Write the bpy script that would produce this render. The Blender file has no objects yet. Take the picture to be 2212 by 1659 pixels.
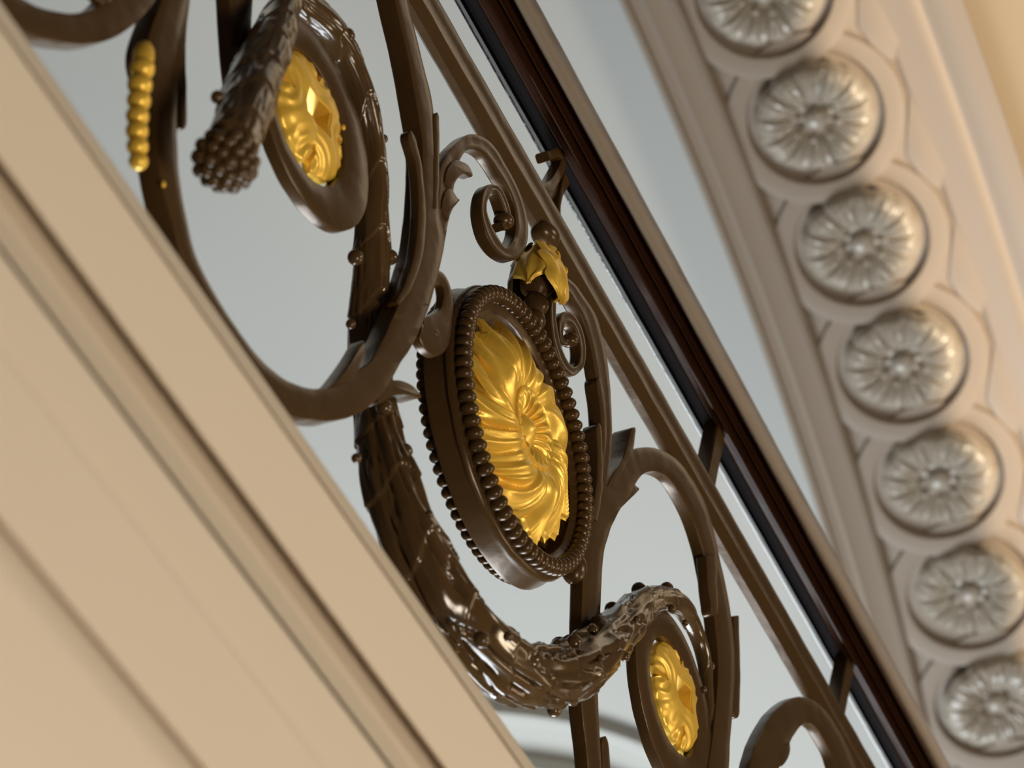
import bpy, bmesh, math, random
import numpy as np
from mathutils import Vector, Matrix, noise

random.seed(7)
rng = np.random.default_rng(7)
sc = bpy.context.scene
col = sc.collection
PI = math.pi

# ------------------------------------------------------------------ camera
# World: the railing stands in the vertical plane Y=0, X runs down along the stair, Z is up.
F = 5659.87                       # focal length in pixels of the 2212 wide frame
n_ = np.array([0.90195124, 0.25500432, 0.34850647])
U_ = np.array([0.0, 0.80703078, -0.59050938])
X_ = np.cross(-n_, U_)
RIGHT = Vector((X_[0], -n_[0], U_[0]))
UP = Vector((X_[1], -n_[1], U_[1]))
BACK = Vector((X_[2], -n_[2], U_[2]))
DIST = 0.8157                     # camera's distance in front of the railing plane (m)
ray0 = RIGHT * ((1124.99 - 1106) / F) - UP * ((931.33 - 829.5) / F) - BACK
MED = Vector((0, 0, 5.0))         # medallion centre
CAM = MED - ray0 * (DIST / ray0.y)

cam_d = bpy.data.cameras.new('camera')
cam = bpy.data.objects.new('camera', cam_d)
col.objects.link(cam)
cam.matrix_world = Matrix.Translation(CAM) @ Matrix((RIGHT, UP, BACK)).transposed().to_4x4()
cam_d.sensor_fit = 'HORIZONTAL'
cam_d.sensor_width = 36
cam_d.lens = 36 * F / 2212
cam_d.clip_start = 0.05
cam_d.dof.use_dof = True
cam_d.dof.focus_distance = 2.42
cam_d.dof.aperture_fstop = 7.1
sc.camera = cam

def hit(x, y, Y0=0.0):
    """point of the vertical plane Y=Y0 seen at pixel x,y"""
    r = RIGHT * ((x - 1106) / F) - UP * ((y - 829.5) / F) - BACK
    return CAM + r * ((Y0 - CAM.y) / r.y)

def depth(p):
    return (CAM - p).dot(BACK)

# ------------------------------------------------------------------ world and lights
w = bpy.data.worlds.new('world'); sc.world = w
w.use_nodes = True
bg = w.node_tree.nodes['Background']
bg.inputs[0].default_value = (0.62, 0.50, 0.38, 1)
bg.inputs[1].default_value = 0.07

def area(name, loc, target, sx, sy, power, color):
    d = bpy.data.lights.new(name, 'AREA'); d.shape = 'RECTANGLE'
    d.size = sx; d.size_y = sy; d.energy = power; d.color = color
    o = bpy.data.objects.new(name, d); col.objects.link(o)
    o.location = loc
    o.rotation_euler = (Vector(target) - Vector(loc)).to_track_quat('-Z', 'Y').to_euler()
    return o

# daylight window low beyond the railing
area('window_daylight', MED + Vector((3.1, 1.75, -2.85)), MED + Vector((0.6, 0.3, 0.0)), 2.3, 2.6, 320, (0.88, 0.95, 1.0))
# warm lamps of the hall on the camera's side
area('hall_lamp', MED + Vector((1.3, -3.2, 0.5)), MED, 0.7, 0.7, 30, (1.0, 0.84, 0.62))
area('hall_lamp', MED + Vector((1.8, -2.4, -1.2)), MED, 0.35, 0.35, 16, (1.0, 0.80, 0.54))
area('hall_lamp', MED + Vector((-1.1, -2.6, -2.6)), MED, 0.7, 0.7, 62, (1.0, 0.86, 0.68))

sc.view_settings.view_transform = 'Standard'
sc.view_settings.look = 'None'
sc.view_settings.exposure = 0.0
sc.view_settings.gamma = 1.0
sc.view_settings.use_curve_mapping = False

# ------------------------------------------------------------------ materials
def mat(name, color, rough=0.5, metal=0.0, bump=0.0, bscale=60.0, var=0.0, vscale=20.0, coat=0.0, spec=0.5, detail=3.0):
    m = bpy.data.materials.new(name); m.use_nodes = True
    nt = m.node_tree; b = nt.nodes['Principled BSDF']
    b.inputs['Base Color'].default_value = (*color, 1)
    b.inputs['Roughness'].default_value = rough
    b.inputs['Metallic'].default_value = metal
    b.inputs['Specular IOR Level'].default_value = spec
    if coat:
        b.inputs['Coat Weight'].default_value = coat
        b.inputs['Coat Roughness'].default_value = 0.12
    tc = nt.nodes.new('ShaderNodeTexCoord')
    if bump:
        nz = nt.nodes.new('ShaderNodeTexNoise'); nz.inputs['Scale'].default_value = bscale
        nz.inputs['Detail'].default_value = detail
        nt.links.new(tc.outputs['Object'], nz.inputs['Vector'])
        bp = nt.nodes.new('ShaderNodeBump'); bp.inputs['Strength'].default_value = bump
        bp.inputs['Distance'].default_value = 0.002
        nt.links.new(nz.outputs['Fac'], bp.inputs['Height'])
        nt.links.new(bp.outputs['Normal'], b.inputs['Normal'])
    if var:
        nz = nt.nodes.new('ShaderNodeTexNoise'); nz.inputs['Scale'].default_value = vscale
        nt.links.new(tc.outputs['Object'], nz.inputs['Vector'])
        mx = nt.nodes.new('ShaderNodeMix'); mx.data_type = 'RGBA'
        mx.inputs['A'].default_value = (*[c * (1 - var) for c in color], 1)
        mx.inputs['B'].default_value = (*[min(1, c * (1 + var)) for c in color], 1)
        nt.links.new(nz.outputs['Fac'], mx.inputs['Factor'])
        nt.links.new(mx.outputs['Result'], b.inputs['Base Color'])
    return m

M_IRON = mat('bronze_paint', (0.068, 0.036, 0.012), 0.27, 0.15, 0.25, 45, 0.12, 25, spec=0.3)
M_BRANCH = mat('bronze_paint_cast', (0.075, 0.042, 0.016), 0.18, 0.0, 0.35, 40, 0.2, 30, coat=0.12, spec=0.35)
M_GOLD = mat('gilding', (0.82, 0.52, 0.07), 0.36, 0.35, 0.2, 70, 0.06, 40)
M_WOOD = mat('varnished_wood', (0.026, 0.010, 0.005), 0.20, 0.0, 0.1, 25, 0.3, 15, spec=0.5)
M_WOOD.node_tree.nodes['Principled BSDF'].inputs['IOR'].default_value = 1.18
M_BLACK = mat('black_iron_core', (0.010, 0.009, 0.010), 0.15, 0.0, 0.3, 60)
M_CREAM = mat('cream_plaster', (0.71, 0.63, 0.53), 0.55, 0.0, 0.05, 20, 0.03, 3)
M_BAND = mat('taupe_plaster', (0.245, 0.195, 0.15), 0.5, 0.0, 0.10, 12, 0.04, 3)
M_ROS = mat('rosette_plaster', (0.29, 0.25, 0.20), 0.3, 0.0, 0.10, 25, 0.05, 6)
M_CEIL = mat('pale_plaster', (0.50, 0.50, 0.47), 0.7, 0.0, 0.0)
M_WALL = mat('ochre_plaster', (0.22, 0.17, 0.108), 0.6, 0.0, 0.05, 10, 0.03, 2)

# ------------------------------------------------------------------ object helpers
def link(name, bm, m, parent=None, smooth=True, angle=38):
    me = bpy.data.meshes.new(name)
    bmesh.ops.recalc_face_normals(bm, faces=bm.faces)
    bm.to_mesh(me); bm.free()
    if smooth:
        me.polygons.foreach_set('use_smooth', [True] * len(me.polygons))
        me.set_sharp_from_angle(angle=math.radians(angle))
    me.materials.append(m)
    o = bpy.data.objects.new(name, me); col.objects.link(o)
    if parent is not None:
        o.parent = parent
        q, pm = parent, Matrix.Identity(4)
        o.matrix_parent_inverse = WM[parent.name].inverted()
    WM[o.name] = Matrix.Identity(4)
    return o
WM = {}

def thing(name, label, cat, loc, group=None):
    o = bpy.data.objects.new(name, None); col.objects.link(o)
    o.location = loc; o.empty_display_size = 0.05
    WM[o.name] = Matrix.Translation(loc)
    o['label'] = label; o['category'] = cat
    if group: o['group'] = group
    return o

def structure(o, label=None):
    o['kind'] = 'structure'
    if label: o['label'] = label
    return o

def grid_faces(bm, rows, closed_u=False, closed_v=False):
    nr, nc = len(rows), len(rows[0])
    for i in range(nr if closed_u else nr - 1):
        for j in range(nc if closed_v else nc - 1):
            a, b = rows[i], rows[(i + 1) % nr]
            bm.faces.new((a[j], a[(j + 1) % nc], b[(j + 1) % nc], b[j]))

def catmull(pts, n):
    """pts: list of tuples, returns resampled numpy array, n samples per span"""
    P = np.array(pts, float); out = []
    P = np.vstack([2 * P[0] - P[1], P, 2 * P[-1] - P[-2]])
    for i in range(1, len(P) - 2):
        p0, p1, p2, p3 = P[i - 1], P[i], P[i + 1], P[i + 2]
        for t in np.linspace(0, 1, n, endpoint=False):
            out.append(.5 * ((2 * p1) + (-p0 + p2) * t + (2 * p0 - 5 * p1 + 4 * p2 - p3) * t * t + (-p0 + 3 * p1 - 3 * p2 + p3) * t ** 3))
    out.append(P[-2])
    return np.array(out)

def ribbon_mesh(L, R, yf, yb, ch=0.0016, groove=0.0, wob=0.00022, round0=False, round1=False):
    """flat bar whose two edges (in the railing plane, x,z) are L and R"""
    bm = bmesh.new()
    L = [np.array(a) for a in L]; R = [np.array(a) for a in R]
    def tip(L, R):
        l, r = L[0], R[0]; c = (l + r) / 2; h = (l - r) / 2; wd = np.linalg.norm(h)
        t = c - (L[1] + R[1]) / 2; t = t / (np.linalg.norm(t) + 1e-9)
        al, ar = [], []
        for a in (0.15, .4, .7, 1.0, 1.3, 1.5):
            al.append(c + h * math.cos(a) + t * wd * math.sin(a)); ar.append(c - h * math.cos(a) + t * wd * math.sin(a))
        return al[::-1] + L, ar[::-1] + R
    if round0: L, R = tip(L, R)
    if round1:
        L, R = tip(L[::-1], R[::-1]); L, R = L[::-1], R[::-1]
    rows = []
    for l, r in zip(L, R):
        wd = np.linalg.norm(r - l); u = (r - l) / (wd + 1e-9); c = min(ch, wd * .3)
        prof = [(0, yb - c), (0, yf + c), (c * .3, yf + c * .3), (c, yf)]
        if groove:
            prof += [(wd * .3, yf + groove * .3), (wd * .5, yf + groove), (wd * .7, yf + groove * .3)]
        else:
            prof += [(wd * .35, yf - .0004), (wd * .65, yf - .0004)]
        prof += [(wd - c, yf), (wd - c * .3, yf + c * .3), (wd, yf + c), (wd, yb - c), (wd - c, yb), (c, yb)]
        row = []
        for s, y in prof:
            q = l + u * s
            v = Vector((q[0], y, q[1]))
            v += noise.noise_vector(v * 55) * wob * 1.6
            row.append(bm.verts.new(v))
        rows.append(row)
    grid_faces(bm, rows, closed_v=True)
    bm.faces.new(rows[0]); bm.faces.new(rows[-1])
    return bm

def xz(x, y, Y):
    p = hit(x, y, Y); return (p.x, p.z)

def band(name, pairs, yf=-0.006, t=0.012, parent=None, m=None, n=10, label=None, **k):
    """pairs: pixel positions of the two front edges, station by station"""
    rows = [xz(a, b, yf) + xz(c, d, yf) for a, b, c, d in pairs]
    S = catmull(rows, n)
    o = link(name, ribbon_mesh([s[:2] for s in S], [s[2:] for s in S], yf, yf + t, **k), m or M_IRON, parent)
    if label: o['label'] = label
    return o

def strip(name, path, yf=-0.006, t=0.012, parent=None, m=None, n=10, label=None, **k):
    """path: pixel centre line with width in metres at each point"""
    rows = [xz(a, b, yf) + (w_,) for a, b, w_ in path]
    S = catmull(rows, n)
    C = S[:, :2]; T = np.gradient(C, axis=0); T /= np.linalg.norm(T, axis=1)[:, None] + 1e-9
    N = np.stack([-T[:, 1], T[:, 0]], 1)
    h = S[:, 2:3] / 2
    o = link(name, ribbon_mesh(list(C + N * h), list(C - N * h), yf, yf + t, **k), m or M_IRON, parent)
    if label: o['label'] = label
    return o

def plate(name, poly, yf=-0.006, t=0.012, parent=None, m=None, bev=0.0015, sub=4, label=None):
    """closed outline in pixels, extruded and bevelled"""
    P = [xz(a, b, yf) for a, b in poly]
    S = catmull(P + [P[0]], sub)[:-1] if sub > 1 else np.array(P)
    bm = bmesh.new()
    f = bm.faces.new([bm.verts.new((a, yf, b)) for a, b in S])
    r = bmesh.ops.extrude_face_region(bm, geom=[f])
    vs = [v for v in r['geom'] if isinstance(v, bmesh.types.BMVert)]
    bmesh.ops.translate(bm, vec=(0, t, 0), verts=vs)
    ed = [e for e in bm.edges if abs(e.verts[0].co.y - e.verts[1].co.y) < 1e-6]
    bmesh.ops.bevel(bm, geom=ed, offset=bev, segments=2, affect='EDGES', profile=.6)
    o = link(name, bm, m or M_IRON, parent)
    if label: o['label'] = label
    return o

def ball_bm(c, r, sx=1, sy=1, sz=1, seg=16, bm=None):
    bm = bm or bmesh.new()
    M = Matrix.Translation(c) @ Matrix.Diagonal((r * sx, r * sy, r * sz, 1))
    bmesh.ops.create_uvsphere(bm, u_segments=seg, v_segments=max(8, seg * 2 // 3), radius=1, matrix=M)
    return bm

def tube_rows(bm, cs, rs, seg, rf=None):
    """tube through centres cs with radii rs; rf(i, a) scales the radius"""
    cs = [Vector(c) for c in cs]; n = len(cs); rows = []
    up = Vector((0, -1, 0))
    for i in range(n):
        T = (cs[min(i + 1, n - 1)] - cs[max(i - 1, 0)]).normalized()
        A = (up - T * up.dot(T)).normalized(); B = T.cross(A); up = A
        row = []
        for j in range(seg):
            a = 2 * PI * j / seg
            r = rs[i] * (rf(i, a, cs[i] + (A * math.cos(a) + B * math.sin(a)) * rs[i]) if rf else 1)
            row.append(bm.verts.new(cs[i] + (A * math.cos(a) + B * math.sin(a)) * r))
        rows.append(row)
    grid_faces(bm, rows, closed_v=True)
    bm.faces.new(rows[0]); bm.faces.new(rows[-1])
    return rows

def prism(name, prof, row, a, b, m, parent=None, hidden=(), wob=0.0, nseg=60, angle=25):
    """straight moulding along the stair slope. prof: (pixel x on image row, Y) ; hidden: (Y, z) offsets after the last point"""
    pts = [hit(x, row, y) for x, y in prof]
    last = pts[-1]
    pts += [Vector((last.x, y, last.z + z)) for y, z in hidden]
    bm = bmesh.new(); rows = []
    for i in range(nseg + 1):
        s = a + (b - a) * i / nseg
        r_ = []
        for q in pts:
            v = q + SLOPE * s
            if wob: v = v + noise.noise_vector(v * 30) * wob
            r_.append(bm.verts.new(v))
        rows.append(r_)
    grid_faces(bm, rows, closed_v=True)
    bm.faces.new(rows[0]); bm.faces.new(rows[-1])
    return link(name, bm, m, parent, angle=angle)

SLOPE = Vector((math.cos(math.radians(11.7)), 0, -math.sin(math.radians(11.7))))

# ------------------------------------------------------------------ setting: stringer, soffit, ceiling, wall
E_ = -0.15
o = prism('trim_1', [(150, 0.03), (577, -.095), (575, -.112), (569, -.130), (560, -.143), (549, E_), (544, E_ + .004), (540, E_),
                     (358, E_), (354, E_ + .002), (350, E_ + .017), (344, E_ + .018), (310, E_ + .016), (275, E_ + .010), (245, E_ - .001), (226, E_ - .012),
                     (222, E_ - .004), (216, E_ - .004), (213, E_ - .017), (60, E_ - .020), (57, E_ - .034), (56, E_ - .037), (-240, E_ - .040), (-256, E_ - .032), (-272, E_ - .040), (-330, E_ - .048),
                     (-345, E_ - .048), (-520, E_ - .05), (-760, E_ - .05)], 830, -1.3, 1.6, M_CREAM, hidden=[(.03, 0)])
structure(o, 'cream painted stair stringer with long shallow mouldings')

# soffit plane of the flight overhead, inclined 30 degrees
SN = (-UP * math.sin(math.radians(24)) + BACK * math.cos(math.radians(24))).normalized()
SD = 4.9
S0 = CAM - BACK * SD
SX = RIGHT.copy(); SY = SN.cross(SX).normalized()
if SY.dot(UP) < 0: SY = -SY
def soff(x, y, h=0.0):
    r = RIGHT * ((x - 1106) / F) - UP * ((y - 829.5) / F) - BACK
    t = (S0 + SN * h - CAM).dot(SN) / r.dot(SN)
    p = CAM + r * t - S0
    return (p.dot(SX), p.dot(SY))
def s3(a, b, h): return S0 + SX * a + SY * b + SN * h
RC = [(1650, -25), (1752, 226), (1845, 480), (1935, 735), (2015, 990), (2090, 1255), (2152, 1512)]
rp = np.array([soff(*c) for c in RC])
A_ = np.c_[2 * rp, np.ones(len(rp))]
sol = np.linalg.lstsq(A_, (rp ** 2).sum(1), rcond=None)[0]
AC = sol[:2]; AR = math.sqrt(sol[2] + AC @ AC)
ang = np.arctan2(rp[:, 1] - AC[1], rp[:, 0] - AC[0])
print('ARC', AC, AR, np.degrees(ang), np.abs(np.hypot(*(rp - AC).T) - AR).max())
# direction of growing radius is to the right of the band if the centre lies to its left
SG = 1 if AC[0] < rp[3, 0] else -1
PXU = np.hypot(*(rp[4] - rp[3])) / np.hypot(80, 255)       # metres per pixel on the soffit
if AC[0] > rp[3, 0]:
    ang = np.mod(ang, 2 * PI)
def arc(a, e, h=0.0):
    """point at angle a, e pixels to the right of the rosette line, h metres proud"""
    r = AR + SG * e * PXU
    return s3(AC[0] + r * math.cos(a), AC[1] + r * math.sin(a), h)
da = (ang[-1] - ang[0]) / 6
A0, A1 = ang[0] - 1.6 * da, ang[-1] + 1.6 * da
def sweep(name, prof, m, n=120):
    bm = bmesh.new(); rows = []
    for i in range(n + 1):
        a = A0 + (A1 - A0) * i / n
        rows.append([bm.verts.new(arc(a, e, h)) for e, h in prof])
    grid_faces(bm, rows, closed_v=True)
    bm.faces.new(rows[0]); bm.faces.new(rows[-1])
    return link(name, bm, m, angle=25)
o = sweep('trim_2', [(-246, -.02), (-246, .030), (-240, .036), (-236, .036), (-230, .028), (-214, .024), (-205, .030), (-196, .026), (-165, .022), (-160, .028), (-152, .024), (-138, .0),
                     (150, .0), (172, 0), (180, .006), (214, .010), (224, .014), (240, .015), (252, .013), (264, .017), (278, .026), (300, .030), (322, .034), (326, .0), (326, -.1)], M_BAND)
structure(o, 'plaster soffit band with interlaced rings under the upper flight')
band_root = o
# interlaced raised rings
def ring_bm(k, r0, r1, h):
    bm = bmesh.new(); rows = []
    a0 = ang[0] + da * k
    c = arc(a0, 0); t = (arc(a0 + da * .01, 0) - c).normalized(); s = (arc(a0, 10) - c).normalized()
    for i in range(72):
        a = 2 * PI * i / 72
        d = t * math.cos(a) + s * math.sin(a)
        lift = SN * (h + .006 * math.cos(a))
        prof = [(r0, -.004), (r0, 0), (r0 + 3, .004), ((r0 + r1) / 2, .0055), (r1 - 3, .004), (r1, 0), (r1, -.004)]
        rows.append([bm.verts.new(c + d * (q * PXU) + (lift if z >= 0 else SN * -.004) + SN * z) for q, z in prof])
    grid_faces(bm, rows, closed_u=True, closed_v=True)
    return bm
for k in range(-1, 8):
    o = link('interlaced_ring', ring_bm(k, 126, 168, .007), M_BAND, band_root)
    o['label'] = 'raised plaster ring of the interlaced band'
# pointed darts on the right border
for k in range(-1, 8):
    bm = bmesh.new(); a0 = ang[0] + da * (k + .5)
    def q(s, e, h): return bm.verts.new(arc(a0 + da * s, e, h))
    tipv = q(-.42, 178, .004); l = q(.0, 132, .003); r = q(.30, 205, .004); b = q(.32, 150, .003); rid = q(.05, 165, .014); bt = q(.0, 150, -.004)
    for f in ((tipv, rid, l), (tipv, r, rid), (l, rid, b), (rid, r, b), (tipv, l, bt), (l, b, bt), (b, r, bt), (r, tipv, bt)):
        bm.faces.new(f)
    link('spandrel_dart', bm, M_BAND, band_root)

# pale ceiling behind everything
def sheet(name, x0, x1, y0, y1, h, m, nx=40, ny=40, f=None):
    bm = bmesh.new()
    rows = [[bm.verts.new(s3(x0 + (x1 - x0) * i / nx, y0 + (y1 - y0) * j / ny, h + (f(x0 + (x1 - x0) * i / nx, y0 + (y1 - y0) * j / ny) if f else 0))) for j in range(ny + 1)] for i in range(nx + 1)]
    grid_faces(bm, rows)
    return link(name, bm, m)
structure(sheet('ceiling', -2.6, 1.6, -2.2, 1.9, -.30, M_CEIL), 'pale grey plastered ceiling of the stair hall')
# curved cornice lines low on the ceiling
def ceil_arc(name, pts, w_px, h):
    P = catmull([soff(x, y, -.30) for x, y in pts], 12); bm = bmesh.new(); rows = []
    T = np.gradient(P, axis=0); T /= np.linalg.norm(T, axis=1)[:, None]; N = np.stack([-T[:, 1], T[:, 0]], 1)
    for p, nn in zip(P, N):
        rows.append([bm.verts.new(s3(p[0] + nn[0] * e * PXU, p[1] + nn[1] * e * PXU, -.302 + z)) for e, z in
                     [(-w_px, 0), (-w_px * .8, h * .5), (-w_px * .3, h * .6), (-w_px * .2, h), (w_px * .4, h), (w_px, 0)]])
    grid_faces(bm, rows)
    return structure(link(name, bm, M_CEIL))
ceil_arc('trim_3', [(700, 1560), (900, 1530), (1080, 1535), (1250, 1560), (1400, 1610), (1560, 1700), (1700, 1800)], 26, .028)
ceil_arc('trim_4', [(700, 1660), (900, 1630), (1080, 1640), (1250, 1665), (1400, 1720), (1560, 1800)], 18, .04)
# wall to the right of the band
bm = bmesh.new(); rows = []
for i in range(61):
    a = A0 + (A1 - A0) * i / 60
    rows.append([bm.verts.new(arc(a, e, h)) for e, h in ((324, -.02), (380, -.02), (620, -.06))])
grid_faces(bm, rows)
structure(link('wall_right', bm, M_WALL), 'warm ochre plaster beyond the soffit band')

# added unseen slab, shaped so its edge throws the slanting shadow along the band
LAMP = CAM + RIGHT * 3.6 - UP * 1.4 - BACK * 1.6
ld = bpy.data.lights.new('side_lamp', 'SPOT'); ld.energy = 1500; ld.color = (1.0, 0.80, 0.56)
ld.spot_size = math.radians(46); ld.spot_blend = .6; ld.shadow_soft_size = .02
lo = bpy.data.objects.new('side_lamp', ld); col.objects.link(lo); lo.location = LAMP
lo.rotation_euler = (s3(.95, 0, 0) - LAMP).to_track_quat('-Z', 'Y').to_euler()
bm = bmesh.new(); rows = []
for x, y in ((1600, -500), (1762, 90), (1850, 310), (1930, 540), (2020, 800), (2105, 1060), (2180, 1290), (2300, 1700), (2450, 2250)):
    b_ = s3(*soff(x, y, .02), .02); e_ = s3(*soff(x - 2600, y + 300, .02), .02)
    p_ = LAMP.lerp(b_, .42); q_ = LAMP.lerp(e_, .42); d_ = (b_ - LAMP).normalized() * .06
    rows.append([bm.verts.new(v) for v in (p_, q_, q_ + d_, p_ + d_)])
grid_faces(bm, rows, closed_v=True); bm.faces.new(rows[0]); bm.faces.new(rows[-1])
structure(link('shadow_slab', bm, M_CREAM), 'added out-of-view slab casting the slanting shadow on the band')

# ------------------------------------------------------------------ plaster rosettes on the soffit
def rosette_mesh():
    me_bm = bmesh.new(); NR, NA = 40, 144; rows = []
    R0 = 114 * PXU
    for i in range(NR + 1):
        t = i / NR; row = []
        for j in range(NA):
            a = 2 * PI * j / NA
            edge = 1 + .045 * abs(math.cos(a * 7)) ** .6 - .03
            r = R0 * t * (edge if t > .5 else 1)
            g = abs(math.cos(a * 6))
            h = .026 * math.sin(PI * min(1, (t - .30) / .75)) ** .8 * (0.76 + .24 * g ** .5) if t > .30 else 0
            h += .002 * math.cos(a * 36) * max(0, math.sin(PI * (t - .3) / .7)) if t > .3 else 0
            if t <= .30 and t > .2: h += .0
            if .22 < t < .42: h += .012 * math.sin(PI * (t - .22) / .2) * max(0, math.cos(a * 8)) ** 1.5
            if t > .97: h -= .010
            row.append(me_bm.verts.new((r * math.cos(a), r * math.sin(a), h + .002)))
        rows.append(row)
    grid_faces(me_bm, rows[1:], closed_v=True)
    bmesh.ops.remove_doubles(me_bm, verts=rows[0], dist=1e-6)
    c = me_bm.verts.new((0, 0, .002))
    for j in range(NA): me_bm.faces.new((c, rows[1][j], rows[1][(j + 1) % NA]))
    for v in [v for v in me_bm.verts if not v.link_faces]: me_bm.verts.remove(v)
    # skirt
    base = [me_bm.verts.new((v.co.x * .97, v.co.y * .97, -.006)) for v in rows[-1]]
    for j in range(NA): me_bm.faces.new((rows[-1][j], rows[-1][(j + 1) % NA], base[(j + 1) % NA], base[j]))
    return me_bm
def button_bm():
    bm = bmesh.new()
    R0 = 114 * PXU
    ball_bm(Vector((0, 0, .006)), R0 * .21, 1, 1, .75, 32, bm)
    return bm
def local_thing_mesh(name, bm, m):
    me = bpy.data.meshes.new(name); bmesh.ops.recalc_face_normals(bm, faces=bm.faces); bm.to_mesh(me); bm.free()
    me.polygons.foreach_set('use_smooth', [True] * len(me.polygons)); me.set_sharp_from_angle(angle=math.radians(45)); me.materials.append(m)
    return me
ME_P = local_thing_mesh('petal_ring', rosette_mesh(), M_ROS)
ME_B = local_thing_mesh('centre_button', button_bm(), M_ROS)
RLAB = ['round plaster rosette cut off by the top edge of the picture',
        'highest complete plaster rosette on the soffit band',
        'plaster rosette second below the one cut by the top edge',
        'plaster rosette in the middle of the row of seven on the band',
        'plaster rosette third from the bottom of the soffit band',
        'plaster rosette second from the bottom of the soffit band',
        'lowest plaster rosette, at the bottom right corner of the picture']
for k in range(7):
    a0 = ang[0] + da * k
    c = arc(a0, 0, .001); t = (arc(a0 + da * .01, 0) - c).normalized(); s = SN.cross(t).normalized()
    mw = Matrix((t, s, SN)).transposed().to_4x4()
    mw.translation = c
    e = thing('plaster_rosette', RLAB[k], 'rosette', (0, 0, 0), 'plaster rosettes in the soffit band')
    e.matrix_world = mw @ Matrix.Rotation(.35 * k, 4, 'Z')
    for nm, me in (('petal_ring', ME_P), ('centre_button', ME_B)):
        ch = bpy.data.objects.new(nm, me); col.objects.link(ch); ch.parent = e

# ------------------------------------------------------------------ wooden handrail with its iron core
HR = thing('wooden_handrail', 'dark varnished wooden handrail with ridged side above the bronze railing', 'handrail', hit(1480, 600, 0))
ROW = 830
o = prism('wooden_rail', [(1488, .010), (1493, -.001), (1497, -.004), (1508, -.009), (1512, -.0125), (1515, -.013), (1518, -.011), (1524, -.0105), (1532, -.013),
                          (1536, -.017), (1538, -.0175), (1541, -.016), (1545, -.018), (1548, -.0175), (1555, -.016), (1560, -.020), (1563, -.0225), (1567, -.0228), (1582, -.0195), (1594, -.0135), (1603, -.003), (1607, .007)],
          ROW, -1.25, 1.3, M_WOOD, HR, hidden=[(.030, .002), (.044, -.008), (.046, -.020), (.034, -.028)], wob=.0005, nseg=160)
o = prism('core_bar', [(1451, .026), (1453, .0235), (1461, .0165), (1463, .0165), (1464, .0175), (1492, -.0005)], ROW, -1.25, 1.3, M_BLACK, HR, hidden=[(0, .016), (.026, .016)], wob=.0003, nseg=160)
o['label'] = 'black iron core bar under the wooden rail'

# ------------------------------------------------------------------ bronze painted balustrade
BAL = thing('iron_balustrade', 'bronze painted scrollwork stair railing with gilded flower ornaments', 'balustrade', hit(1100, 1000, 0))
# row 830 crossings of the flat bar under the handrail
prism('top_bar', [(1342, .0085), (1345, .0045), (1362, -.0025), (1386, -.0065), (1389, -.007), (1391, -.0075), (1400, -.006), (1406, -.0065), (1417, -.0075), (1420, -.006)],
      ROW, -1.25, 1.3, M_IRON, BAL, hidden=[(.012, 0)], wob=.0006, nseg=200)

# spacers between bar and handrail
for (x, y) in ((1540, 968), (1822, 1462)):
    p0 = hit(x - 20, y + 78, .002); p1 = hit(x + 8, y - 62, .002)
    bm = bmesh.new()
    bmesh.ops.create_cube(bm, size=1)
    dd = (p1 - p0); L_ = dd.length
    M = Matrix.Translation((p0 + p1) / 2) @ Matrix((dd.normalized().cross(Vector((0, 1, 0))), Vector((0, 1, 0)), dd.normalized())).transposed().to_4x4() @ Matrix.Diagonal((.021, .018, L_, 1))
    bmesh.ops.transform(bm, matrix=M, verts=bm.verts)
    bmesh.ops.bevel(bm, geom=bm.edges[:], offset=.0012, segments=2, affect='EDGES')
    link('spacer', bm, M_IRON, BAL)

T_ = .013
# large scroll of the middle panel
S1_ = band('scroll', [(838, -70, 866, -70), (853, 0, 882, 0), (882, 125, 912, 125), (899, 219, 935, 219), (912, 300, 942, 300), (914, 380, 945, 390), (910, 450, 953, 470),
                (902, 523, 962, 520), (889, 575, 950, 584), (866, 646, 934, 645), (846, 694, 915, 697), (826, 737, 895, 740), (800, 781, 862, 792), (762, 807, 831, 845), (716, 833, 785, 888),
                (678, 839, 727, 908), (643, 830, 680, 907), (607, 812, 629, 897), (565, 775, 580, 865), (531, 734, 530, 800), (471, 643, 470, 712), (425, 552, 405, 600), (402, 461, 372, 480),
                (389, 380, 350, 390), (384, 287, 334, 287), (385, 200, 328, 190), (395, 100, 316, 105), (408, 0, 350, 0), (430, -80, 385, -80)], parent=BAL, t=.018, yf=-.008, n=12)
band('leaf', [(392, -60, 424, -60), (385, 0, 412, 0), (384, 100, 403, 100), (386, 190, 405, 190), (386, 262, 406, 262)], yf=-.004, t=.010, parent=BAL, round1=True)
# top left scroll
band('scroll', [(-5, -60, -90, -30), (20, -28, -45, -12), (57, 0, 12, 40), (92, 16, 60, 72), (149, 27, 140, 92), (190, 22, 205, 94), (222, 5, 262, 74), (246, -30, 310, 36), (270, -80, 345, -10)], parent=BAL, yf=-.010, t=T_ * 1.2)
band('leaf', [(185, -40, 260, -40), (200, -10, 248, -15), (222, 8, 240, 4)], yf=-.012, t=.006, parent=BAL)
# stem of the top left panel, half hidden by the branch
band('stem', [(492, -60, 552, -60), (498, 40, 545, 40), (505, 130, 545, 130), (516, 220, 545, 220)], parent=BAL, yf=.006, t=T_)
# dark leaves left and right of the middle stem
band('leaf', [(884, 303, 900, 303), (898, 351, 912, 351), (904, 411, 918, 411), (904, 471, 922, 471), (896, 547, 915, 547), (877, 610, 893, 618), (856, 652, 864, 660)], yf=-.0085, t=.009, parent=BAL, round0=True, n=8, wob=.0002)
band('leaf', [(938, 256, 950, 256), (939, 320, 951, 320), (938, 390, 950, 392), (936, 450, 946, 450)], yf=-.009, t=.008, parent=BAL, round0=True)
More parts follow.
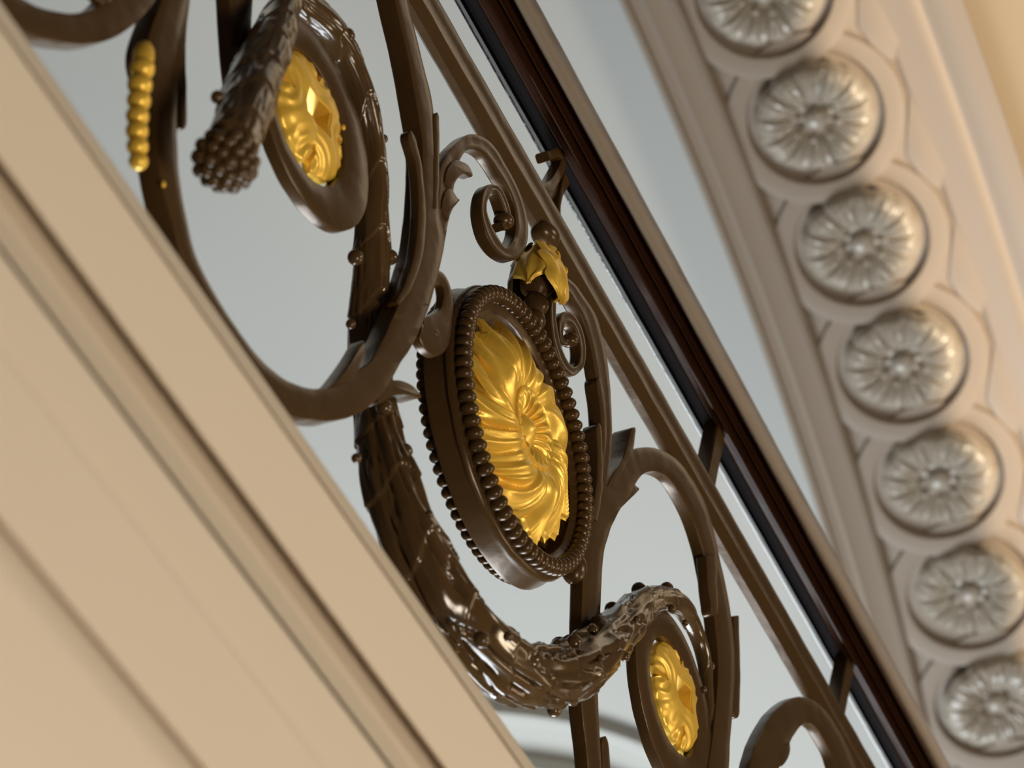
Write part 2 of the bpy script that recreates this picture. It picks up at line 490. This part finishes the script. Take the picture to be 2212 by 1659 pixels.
# curl under the bar
band('curl', [(940, 540, 962, 520), (940, 450, 974, 458), (946, 390, 982, 405), (957, 350, 986, 372), (978, 317, 995, 345), (1009, 292, 1011, 325), (1036, 291, 1032, 325), (1066, 312, 1055, 343), (1098, 362, 1080, 381),
              (1122, 410, 1101, 417), (1138, 460, 1113, 456), (1142, 510, 1114, 500), (1131, 547, 1104, 525), (1108, 562, 1092, 532), (1078, 548, 1079, 515), (1055, 515, 1064, 488), (1042, 470, 1054, 460),
              (1041, 430, 1054, 438), (1050, 404, 1062, 420), (1067, 397, 1072, 413), (1084, 407, 1080, 424), (1098, 434, 1087, 442), (1106, 466, 1094, 466), (1102, 490, 1091, 478), (1090, 497, 1085, 478)], parent=BAL, yf=-.008, t=.012, n=9, groove=.0008)
c_ = hit(1088, 478, -.004)
link('curl_knob', ball_bm(c_, .0088, 1.15, 1.1, .9, 20), M_IRON, BAL)
plate('leaf', [(968, 478), (980, 450), (994, 433), (989, 427), (982, 416), (975, 406), (962, 415), (955, 450)], parent=BAL, yf=-.009, t=.011, sub=2)
plate('leaf', [(976, 412), (988, 388), (1003, 375), (1022, 381), (1019, 368), (1011, 355), (998, 348), (985, 345), (968, 362), (962, 392)], parent=BAL, yf=-.009, t=.011, sub=2)
# hooked leaves on the large scroll
plate('leaf', [(815, 850), (838, 826), (860, 820), (885, 828), (902, 842), (912, 858), (900, 856), (885, 852), (862, 853), (845, 858), (822, 872)], parent=BAL, yf=-.006, t=.020, sub=3)
plate('leaf', [(716, 834), (738, 806), (762, 772), (778, 745), (787, 735), (788, 755), (780, 785), (772, 806), (750, 826)], parent=BAL, yf=-.010, t=.012, sub=3)
# looped clasp beside the medallion
strip('clasp', [(938, 608, .010), (950, 599, .013), (964, 612, .016), (970, 645, .018), (966, 685, .022), (953, 714, .032), (934, 726, .034), (918, 722, .028), (910, 710, .016)], parent=BAL, yf=-.006, t=.009, n=8)
link('clasp_knob', ball_bm(hit(1240, 1228, .0), .011, 1.1, 1.1, 1.5, 18), M_IRON, BAL)
link('clasp_knob', ball_bm(hit(922, 728, .004), .0095, 1.3, 1.2, 1.0, 18), M_IRON, BAL)

# second curl and long tail
band('curl', [(1268, 1170, 1310, 1150), (1276, 1120, 1314, 1100), (1286, 1070, 1312, 1070), (1297, 1000, 1318, 1005), (1302, 930, 1323, 930), (1297, 860, 1321, 860), (1286, 801, 1314, 785), (1275, 743, 1304, 735), (1259, 690, 1290, 685),
              (1240, 655, 1266, 645), (1228, 635, 1242, 612), (1215, 624, 1217, 597), (1205, 640, 1196, 612), (1203, 665, 1190, 655), (1204, 700, 1191, 702), (1213, 745, 1200, 752), (1228, 780, 1217, 795), (1242, 792, 1240, 812),
              (1252, 780, 1262, 792), (1254, 755, 1267, 757), (1249, 725, 1261, 718), (1239, 703, 1246, 685), (1227, 698, 1227, 672), (1221, 706, 1212, 682), (1218, 722, 1208, 712), (1222, 733, 1217, 742), (1230, 732, 1233, 744)], parent=BAL, yf=-.008, t=.012, n=9, groove=.0008)
link('curl_knob', ball_bm(hit(1231, 735, -.004), .0075, 1, 1.2, 1, 18), M_IRON, BAL)
strip('leaf', [(1197, 625, .010), (1192, 655, .013), (1190, 680, .013)], parent=BAL, yf=-.004, t=.012, round1=True)
band('leaf', [(1290, 832, 1302, 832), (1296, 872, 1308, 872), (1300, 930, 1312, 930), (1300, 970, 1310, 970)], yf=-.009, t=.014, parent=BAL, round0=True)
band('leaf', [(1289, 930, 1301, 930), (1292, 980, 1303, 980), (1291, 1030, 1304, 1030), (1284, 1080, 1300, 1080), (1274, 1120, 1292, 1125)], yf=-.010, t=.016, parent=BAL, round0=True)
# forked stem with the arch
band('stem', [(1274, 1700, 1305, 1700), (1266, 1608, 1298, 1608), (1256, 1514, 1293, 1487), (1256, 1400, 1296, 1400), (1258, 1300, 1299, 1290), (1261, 1210, 1305, 1200), (1270, 1150, 1318, 1150), (1285, 1090, 1338, 1105), (1310, 1040, 1360, 1072),
              (1338, 1002, 1374, 1045), (1367, 972, 1390, 1025), (1402, 965, 1412, 1018), (1435, 974, 1440, 1028), (1468, 997, 1460, 1050), (1500, 1040, 1480, 1085), (1526, 1091, 1500, 1129), (1546, 1162, 1517, 1182),
              (1560, 1225, 1530, 1246), (1574, 1290, 1541, 1310), (1584, 1360, 1548, 1375), (1588, 1450, 1552, 1450), (1583, 1537, 1546, 1537), (1578, 1608, 1538, 1608), (1574, 1700, 1525, 1700)], parent=BAL, yf=-.008, t=.013, n=12)
band('leaf', [(1552, 1200, 1526, 1200), (1551, 1260, 1530, 1260), (1552, 1300, 1536, 1308)], yf=-.012, t=.012, parent=BAL, round1=True)
band('leaf', [(1585, 1330, 1597, 1330), (1587, 1450, 1600, 1450), (1583, 1530, 1599, 1535)], yf=-.006, t=.010, parent=BAL, round1=True)
band('leaf', [(1364, 928, 1374, 934), (1348, 985, 1368, 972), (1328, 1020, 1350, 1010), (1312, 1050, 1335, 1040)], yf=-.009, t=.022, parent=BAL, round0=True)
plate('leaf', [(1340, 1100), (1360, 1080), (1382, 1058), (1376, 1050), (1366, 1042), (1352, 1050), (1338, 1070)], parent=BAL, yf=-.007, t=.011, sub=2)
band('leaf', [(1301, 1608, 1316, 1610), (1302, 1640, 1319, 1640), (1304, 1700, 1322, 1700)], yf=-.006, t=.010, parent=BAL, round0=True)
# scroll of the next panel at the bottom right
band('scroll', [(1610, 1720, 1668, 1720), (1622, 1645, 1688, 1645), (1640, 1592, 1704, 1611), (1668, 1543, 1717, 1586), (1701, 1513, 1733, 1567), (1731, 1504, 1749, 1562), (1760, 1514, 1765, 1573), (1790, 1542, 1780, 1596), (1815, 1580, 1797, 1630), (1836, 1622, 1810, 1668), (1862, 1690, 1828, 1710)], parent=BAL, yf=-.008, t=.013)
plate('leaf', [(1706, 1600), (1708, 1620), (1702, 1640), (1690, 1655), (1680, 1650), (1685, 1620), (1695, 1600)], parent=BAL, yf=-.008, t=.012, sub=2)

# small openwork brace between bar and handrail
strip('brace', [(1139, 345, .004), (1148, 380, .006), (1166, 402, .009), (1190, 402, .011), (1208, 378, .011), (1219, 350, .010), (1209, 330, .010), (1185, 336, .010)], parent=BAL, yf=-.002, t=.014, n=8)
strip('brace', [(1226, 385, .014), (1214, 420, .007), (1210, 460, .006), (1216, 500, .007), (1232, 530, .008), (1252, 548, .006)], parent=BAL, yf=.0, t=.012, n=8)
strip('brace', [(1175, 440, .010), (1192, 420, .010), (1212, 400, .008)], parent=BAL, yf=.004, t=.008, n=6)

# ------------------------------------------------------------------ rustic branch
def branch(name, path, seg=72, n=26, seed=0.0, bark=1.0, label=None):
    """path: pixel x, y, radius in pixels, Y of the centre"""
    rows = []
    for x, y, r, Y in path:
        p = hit(x, y, Y); rows.append((p.x, p.y, p.z, r * depth(p) / F))
    S = catmull(rows, n)
    cs = S[:, :3]; rs = S[:, 3]
    s = np.concatenate([[0], np.cumsum(np.linalg.norm(np.diff(cs, axis=0), axis=1))])
    def rf(i, a, v):
        u = s[i] / .058 + .35 * math.sin(a + seed) + .22 * math.sin(2 * a + 3 * seed)   # overlapping sheaths
        k = math.floor(u); fr = u - k
        sh = .13 * fr ** 2.5 if fr < .95 else .13 * (1 - fr) / .05
        thin = min(1.0, rs[i] / .026) ** 1.6
        tw = a + s[i] * 3 + seed
        rid = .05 * math.cos(4 * tw + 2.5 * noise.noise(Vector((s[i] * 9, seed, 0)))) + .03 * math.cos(7 * tw + 3 * noise.noise(Vector((s[i] * 12, seed, 3))))
        ru = noise.noise(Vector((math.cos(a) * 1.6 + seed, math.sin(a) * 1.6, s[i] * 17)))
        r2 = noise.noise(Vector((math.cos(a) * 3.2, math.sin(a) * 3.2 + seed, s[i] * 34)))
        cr = max(0, .12 - abs(noise.noise(Vector((math.cos(a) * 2.2 + 5, math.sin(a) * 2.2 + seed, s[i] * 10))))) / .12
        return 1 - .03 + bark * (sh * .8 + (.17 * ru + .08 * r2) * thin + rid * thin - .20 * cr * thin)
    bm = bmesh.new(); tube_rows(bm, [tuple(c) for c in cs], rs, seg, rf)
    o = link(name, bm, M_BRANCH, BAL, angle=80)
    if label: o['label'] = label
    return o
B1 = branch('branch', [(598, -70, 40, .0), (628, -22, 36, .002), (655, 8, 33, .0), (705, 52, 34, -.002), (742, 105, 31, -.004), (768, 165, 30, -.004), (785, 225, 31, -.002), (800, 300, 31, .002), (804, 350, 32, .005), (806, 400, 34, .008),
                       (804, 460, 37, .012), (804, 520, 40, .016), (803, 560, 43, .018), (800, 620, 43, .022), (797, 680, 45, .026), (795, 730, 46, .030), (798, 800, 46, .032), (812, 880, 48, .030), (822, 960, 55, .024), (840, 1040, 62, .016),
                       (868, 1120, 67, .008), (905, 1200, 72, .0), (955, 1290, 75, -.008), (1015, 1375, 75, -.014), (1085, 1435, 74, -.018), (1150, 1464, 70, -.02), (1212, 1460, 67, -.022), (1268, 1425, 62, -.022), (1312, 1385, 55, -.020),
                       (1352, 1345, 46, -.016), (1388, 1308, 37, -.010), (1425, 1294, 29, -.004), (1462, 1303, 26, -.002), (1488, 1335, 21, -.001), (1508, 1380, 18, 0), (1522, 1435, 16, 0), (1528, 1500, 14, 0), (1530, 1570, 13, 0), (1524, 1650, 12, 0), (1505, 1710, 11, 0)], seed=.4)
B2 = branch('branch', [(628, -40, 30, -.004), (612, 20, 38, -.010), (588, 85, 50, -.022), (560, 150, 58, -.034), (538, 215, 62, -.046), (515, 275, 60, -.056), (500, 310, 56, -.062)], seed=2.1, bark=.55)
# buds standing on the branch
for x, y, r, Y in ((748, 78, 15, -.01), (797, 205, 12, -.004), (768, 556, 14, .012), (842, 556, 14, .010), (758, 700, 9, .02), (828, 300, 8, 0), (874, 975, 14, .004), (830, 880, 14, -.002), (770, 990, 9, .01), (1208, 1394, 15, -.006),
                   (1240, 1388, 14, -.030), (1280, 1362, 10, -.03), (1322, 1316, 13, -.010), (1380, 1274, 13, -.004), (1440, 1272, 12, 0), (1452, 1315, 7, -.016), (1376, 1337, 6, -.040), (1298, 1422, 7, -.05), (1350, 1418, 9, -.036),
                   (1232, 1512, 10, -.03), (1197, 1533, 13, -.02), (1040, 1382, 15, -.052), (1098, 1375, 9, -.055), (1199, 1414, 6, -.052), (1534, 1440, 9, 0), (1480, 1345, 6, -.012), (1520, 1490, 6, -.008), (618, 60, 9, -.03), (470, 210, 12, -.05), (927, 1110, 7, -.02)):
    p = hit(x, y, Y); link('bud', ball_bm(p, 1.3 * r * depth(p) / F, 1, 1, 1, 14), M_BRANCH, B1 if x > 640 else B2)
# berry head at the branch's end
HC = hit(488, 345, -.062); hr = 70 * depth(HC) / F
SH = link('seed_head', ball_bm(HC, hr * .86, 1, 1, 1, 32), M_BRANCH, BAL)
SH['label'] = 'knobbly berry-like head at the end of the branch'
g = 0
for i in range(64):
    zz = 1 - 2 * (i + .5) / 64; ph = i * 2.399963
    d = Vector((math.sqrt(1 - zz * zz) * math.cos(ph), math.sqrt(1 - zz * zz) * math.sin(ph), zz))
    if d.dot((CAM - HC).normalized()) < -.25 or d.z > .72: continue
    link('berry', ball_bm(HC + d * hr * .86, hr * (.215 + .04 * random.random()), seg=12), M_BRANCH, SH)
    g += 1
print('BERRIES', g)

# ------------------------------------------------------------------ gilded bead drop
BD = link('bead_drop', ball_bm(hit(310, 124, -.03), .0075, 1, 1, 1.9, 16), M_GOLD, BAL)
BD['label'] = 'gilded drop of seven graduated beads'
for x, y, r in ((308, 148, 27), (302, 184, 27.5), (300, 217, 26.5), (297, 251, 25.5), (296, 283, 25), (297, 316, 24), (299, 348, 21.5)):
    p = hit(x, y, -.03)
    link('gilded_bead', ball_bm(p, r * depth(p) / F, 1, 1, .98, 24), M_GOLD, BD)

for x, y, Y in ((353, 398, -.009), (742, 275, -.008)):
    p = hit(x, y, Y); link('gilding_speck', ball_bm(p, .0022, 1, .7, 1.3, 10), M_GOLD, BAL)
# ------------------------------------------------------------------ discs with small gilded rosettes
HOLE = .0583
def disc_ring(cx, cy, hx, hy, ro, yf=-.006, t=.011):
    c = hit(cx, cy, yf); hc = hit(hx, hy, yf); bm = bmesh.new(); rows = []
    for i in range(96):
        a = 2 * PI * i / 96; ca, sa = math.cos(a), math.sin(a)
        pi_ = lambda r, y: Vector((hc.x + r * ca, y, hc.z + r * sa))
        po = lambda r, y: Vector((c.x + r * ca, y, c.z + r * sa))
        ch = .0016
        rr = [pi_(HOLE, yf + t), pi_(HOLE, yf + ch), pi_(HOLE + ch * .3, yf + ch * .3), pi_(HOLE + ch, yf), (pi_(HOLE, yf) + po(ro, yf)) / 2 + Vector((0, -.001, 0)),
              po(ro - ch, yf), po(ro - ch * .3, yf + ch * .3), po(ro, yf + ch), po(ro, yf + t - ch), po(ro - ch, yf + t)]
        rows.append([bm.verts.new(v + noise.noise_vector(v * 50) * .0005) for v in rr])
    grid_faces(bm, rows, closed_u=True, closed_v=True)
    return link('rosette_disc', bm, M_IRON, BAL)

def small_rosette(cx, cy, R, yc, rot, name, label, parent):
    c = hit(cx, cy, yc); bm = bmesh.new(); NR, NA = 64, 224; rows = []
    sq = .22
    def H(t, a, x, z):
        h = .0075 * (1 - t ** 3) + .003
        dg = abs(math.sin(2 * a))                    # leaf ribs on the diagonals
        h += .0020 * dg ** 2 * math.sin(PI * t) ** .8
        for k in range(4):
            b = k * PI / 2; qx, qz = .88 * math.cos(b), .88 * math.sin(b)
            d = math.hypot(x - qx, z - qz)
            if d < .60: h += .0009 * math.cos(d * 2 * PI / .19 + .6 + .5 * math.sin(3 * a)) * min(1, (.60 - d) * 3)
            if d < .26 and abs((x * -math.sin(b) + z * math.cos(b))) < .04: h -= .006
        h += .0012 * math.cos(a * 18) * max(0, (t - .74) / .26) - .003 * max(0, (t - .8) / .2) ** 2
        if t < .32: h -= .0
        return h
    for i in range(NR + 1):
        s = i / NR; row = []
        for j in range(NA):
            a = 2 * PI * j / NA
            sqr = min(.30 / max(1e-6, abs(math.cos(a))), .225 / max(1e-6, abs(math.sin(a))))
            edge = 1 - .03 + .03 * abs(math.cos(a * 9)) ** .7
            for k in range(4):
                dlt = abs((a - k * PI / 2 + PI) % (2 * PI) - PI)
                if dlt < .10: edge -= .20 * (1 - dlt / .10) ** .7
            t = sqr + (edge - sqr) * s
            x, z = t * math.cos(a), t * math.sin(a)
            h = H(t, a, x, z)
            if s < .05: h -= .001
            if s > .96: h -= .004 * (s - .96) / .04
            row.append(Vector((x * R, -h, z * R)))
        rows.append(row)
    rr = math.cos(rot), math.sin(rot)
    def W(v, dy=0): return c + Vector((v.x * rr[0] - v.z * rr[1], v.y + dy, v.x * rr[1] + v.z * rr[0]))
    vr = [[bm.verts.new(W(v)) for v in row] for row in rows]
    inner = [bm.verts.new(W(Vector((v.x, 0, v.z)), .006)) for v in rows[0]]
    outer = [bm.verts.new(W(Vector((v.x * .98, 0, v.z * .98)), .004)) for v in rows[-1]]
    grid_faces(bm, [inner] + vr + [outer], closed_v=True)
    o = link(name, bm, M_GOLD, parent, angle=50); o['label'] = label
    # backing plate inside the square hole's shade
    return o
def backing(cx, cy, R, yc, parent):
    c = hit(cx, cy, yc); bm = bmesh.new()
    for a in (0.6, 0.6 + PI / 2):
        d = Vector((math.cos(a), 0, math.sin(a)))
        M = Matrix.Translation(c) @ Matrix((d, Vector((0, 1, 0)), Vector((-d.z, 0, d.x)))).transposed().to_4x4() @ Matrix.Diagonal((R * 2.05, .004, .008, 1))
        bmesh.ops.create_cube(bm, size=1, matrix=M)
    link('cross_bar', bm, M_IRON, parent)
D1 = disc_ring(682, 261, 667, 248, .0900)
small_rosette(664, 250, HOLE * .97, .003, 0, 'gilded_rosette', 'upper gilded acanthus rosette with a square hole', D1)
D2 = disc_ring(1459, 1516, 1457.5, 1504, .0955)
small_rosette(1457, 1505, HOLE * .97, .003, 0, 'gilded_rosette', 'lower gilded acanthus rosette with a square hole', D2)

# ------------------------------------------------------------------ medallion
BR = .125; NB = 74; br = .0086
MCX, MCZ = MED.x, MED.z
YF, YB = -.002, .029
def lathe_y(name, prof, m, parent, seg=128, wob=0.0):
    bm = bmesh.new(); rows = []
    for i in range(seg):
        a = 2 * PI * i / seg
        row = []
        for r, y in prof:
            v = Vector((MCX + r * math.cos(a), y, MCZ + r * math.sin(a)))
            if wob: v += noise.noise_vector(v * 60) * wob
            row.append(bm.verts.new(v))
        rows.append(row)
    grid_faces(bm, rows, closed_u=True, closed_v=True)
    return link(name, bm, m, parent)
RING = lathe_y('medallion_ring', [(BR - .006, YF), (BR + .001, YF), (BR + .004, YF + .002), (BR + .0085, YF + .003), (BR + .0105, YF + .005), (BR + .0112, YF + .008), (BR + .0092, YF + .011), (BR + .0095, YF + .013), (BR + .0132, YB - .006), (BR + .0134, YB - .003), (BR + .009, YB - .001), (BR, YB),
                                  (BR - .030, YB - .001), (BR - .031, YB - .003), (BR - .018, YB - .004), (BR - .015, YB - .010), (BR - .0115, YF + .010), (BR - .013, YF + .008), (BR - .013, YF + .005), (BR - .009, YF + .001)], M_IRON, BAL, wob=.0006)
RING['label'] = 'deep oval-looking medallion ring edged by two rows of beads'
bead_me = None
def bead(y, a, nm='bead'):
    global bead_me
    if bead_me is None:
        bm = ball_bm(Vector((0, 0, 0)), br, 1.0, 1.0, .74, 18)
        bead_me = local_thing_mesh('bead', bm, M_IRON)
    o = bpy.data.objects.new(nm, bead_me); col.objects.link(o)
    o.parent = RING
    o.matrix_basis = Matrix.Translation((MCX + BR * math.cos(a), y, MCZ + BR * math.sin(a))) @ Matrix.Rotation(-a, 4, 'Y')
    return o
for i in range(NB): bead(YF - .0035, 2 * PI * i / NB)
bmr = bmesh.new()
for i in range(NB):
    a = 2 * PI * i / NB
    if 2.7 < a < 4.9: bead(YB + .002, a)
    else: ball_bm(Vector((MCX + BR * math.cos(a), YB + .002, MCZ + BR * math.sin(a))), br, 1, 1, 1, 12, bmr)
o = link('rear_bead_row', bmr, M_IRON, RING); o['kind'] = 'stuff'

# sunflower
def flower():
    c = Vector((MCX, .013, MCZ)); R = .1105; NR, NA = 110, 440; bm = bmesh.new(); vr = []; N = 17
    tips = [.90 + .12 * random.random() for _ in range(N * 2)]
    for i in range(NR + 1):
        s = i / NR; row = []
        for j in range(NA):
            a = 2 * PI * j / NA
            sw = .50 * (s ** 1.3) + .10 * math.sin(a * 3 + 1) + .07 * math.sin(5 * a + s * 4)
            p = (a + sw) * N / (2 * PI) + .30 * math.sin(2 * a + 1) + .22 * math.sin(5 * a)
            k = int(math.floor(p)) % N; fr = p - math.floor(p)
            tri = 1 - abs(2 * fr - 1)
            edge = .76 + (tips[k] - .74) * (tri ** 1.6 + .35 * max(0, 1 - abs(fr - .82) * 9) + .25 * max(0, 1 - abs(fr - .2) * 10)) + .01 * math.sin(9 * a)
            # each large petal is doubled by a narrower one
            t = s * (edge if s > .7 else 1) if s > .7 else s
            t = s * (1 + (edge - 1) * max(0, (s - .55) / .45) ** 1.2)
            big = math.sin(PI * fr)
            if s < .13:
                h = .019 + .008 * math.cos(s / .13 * PI / 2)
            elif s < .34:
                q = (s - .13) / .21
                h = .017 + .011 * q ** .8 + .0028 * math.sin(PI * min(1, q * 1.1)) * math.cos(a * 20 + 1.2 * q)
            else:
                q = (s - .34) / .66
                h = .0245 + .008 * math.sin(min(1, q * 2.6) * PI / 2) - .030 * max(0, q - .12) ** 1.3
                amp = .0062 * math.sin(PI * min(1, q * .85 + .05))
                h += amp * (big ** .7 - .5)
                h += .0020 * math.sin(2 * PI * (p * 2 + .5 * math.sin(3 * a) + q * .6)) * min(1, q * 2)
                h += .006 * noise.noise(Vector((math.cos(a + sw) * 2.2, math.sin(a + sw) * 2.2, s * 2))) * min(1, q * 3)
            if s > .97: h -= .002
            row.append(bm.verts.new(c + Vector((t * R * math.cos(a), -h, t * R * math.sin(a)))))
        vr.append(row)
    back = [bm.verts.new(Vector((c.x + (v.co.x - c.x) * .97, v.co.y + .003, c.z + (v.co.z - c.z) * .97))) for v in vr[-1]]
    grid_faces(bm, vr[1:] + [back], closed_v=True)
    cv = bm.verts.new(c + Vector((0, -.028, 0)))
    for j in range(NA): bm.faces.new((cv, vr[1][j], vr[1][(j + 1) % NA]))
    for v in vr[0]: bm.verts.remove(v)
    o = link('gilded_sunflower', bm, M_GOLD, RING, angle=60); o['label'] = 'large gilded sunflower with flame-shaped petals'
flower()
# iron cross bars that carry the flower inside the ring
for a in (.9, .9 + PI / 2):
    bm = bmesh.new(); d = Vector((math.cos(a), 0, math.sin(a)))
    M = Matrix.Translation((MCX, .018, MCZ)) @ Matrix((d, Vector((0, 1, 0)), Vector((-d.z, 0, d.x)))).transposed().to_4x4() @ Matrix.Diagonal((BR * 1.9, .005, .012, 1))
    bmesh.ops.create_cube(bm, size=1, matrix=M)
    link('cross_bar', bm, M_IRON, RING)

# ------------------------------------------------------------------ gilded bell flower above the medallion
ax0 = hit(1152, 712, .002); ax1 = hit(1172, 500, -.004)
axd = (ax1 - ax0).normalized()
def lathe_axis(name, prof, m, parent, o0, d, seg=32):
    A = d.cross(Vector((0, 1, 0))).normalized(); B = d.cross(A)
    bm = bmesh.new(); rows = []
    for s, r in prof:
        rows.append([bm.verts.new(o0 + d * s + (A * math.cos(2 * PI * j / seg) + B * math.sin(2 * PI * j / seg)) * max(r, 1e-5)) for j in range(seg)])
    grid_faces(bm, rows, closed_v=True)
    bm.faces.new(rows[0]); bm.faces.new(rows[-1])
    return link(name, bm, m, parent)
BELL = lathe_axis('bell_flower', [(.0, .006), (.004, .0095), (.010, .011), (.016, .0095), (.019, .008), (.022, .010), (.029, .0125), (.037, .0105), (.040, .008), (.044, .011), (.050, .016), (.060, .018), (.072, .0175), (.084, .015), (.096, .010), (.100, .004)], M_IRON, BAL, ax0, axd)
BELL['label'] = 'small bell flower on turned knobs with gilded petals'
def petal(phi, spread, length, wid, m, base=.100, label=None, lob=3):
    A = axd.cross(Vector((0, 1, 0))).normalized(); B = axd.cross(A)
    d = A * math.cos(phi) + B * math.sin(phi); tg = axd.cross(d)
    bm = bmesh.new(); NU, NV = 20, 14; rows = []
    for i in range(NU + 1):
        u = i / NU; row = []
        cen = ax0 + axd * (base - length * u) + d * (.010 + spread * math.sin(u * 2.2))
        wv = wid * (math.sin(PI * min(1, u * .85 + .12)) ** .6) * (1 + .13 * math.sin(u * PI * 2 * lob)) * (1 if u < .8 else (1 - (u - .8) * 3.6))
        for j in range(NV + 1):
            v = j / NV * 2 - 1
            row.append(bm.verts.new(cen + tg * wv * v - d * (.45 * wv * v * v) + d * .0012 * math.cos(v * 9)))
        rows.append(row)
    grid_faces(bm, rows)
    bmesh.ops.recalc_face_normals(bm, faces=bm.faces)
    bmesh.ops.solidify(bm, geom=bm.faces[:], thickness=.0016)
    o = link('petal', bm, m, BELL, angle=60)
    if label: o['label'] = label
axA = axd.cross(Vector((0, 1, 0))).normalized(); axB = axd.cross(axA)
def ang_of(v): return math.atan2(v.dot(axB), v.dot(axA))
front = ang_of(RIGHT * .9 + BACK * .5)
petal(front, .020, .074, .026, M_GOLD, label='gilded petal')
petal(front + 1.5, .018, .056, .022, M_GOLD, label='gilded petal')
petal(front - 1.5, .018, .062, .022, M_GOLD, label='gilded petal')
petal(front + PI, .018, .066, .022, M_IRON)
link('bell_cap', ball_bm(hit(1178, 508, -.002), .015, 1.2, .9, .8, 20), M_IRON, BELL)
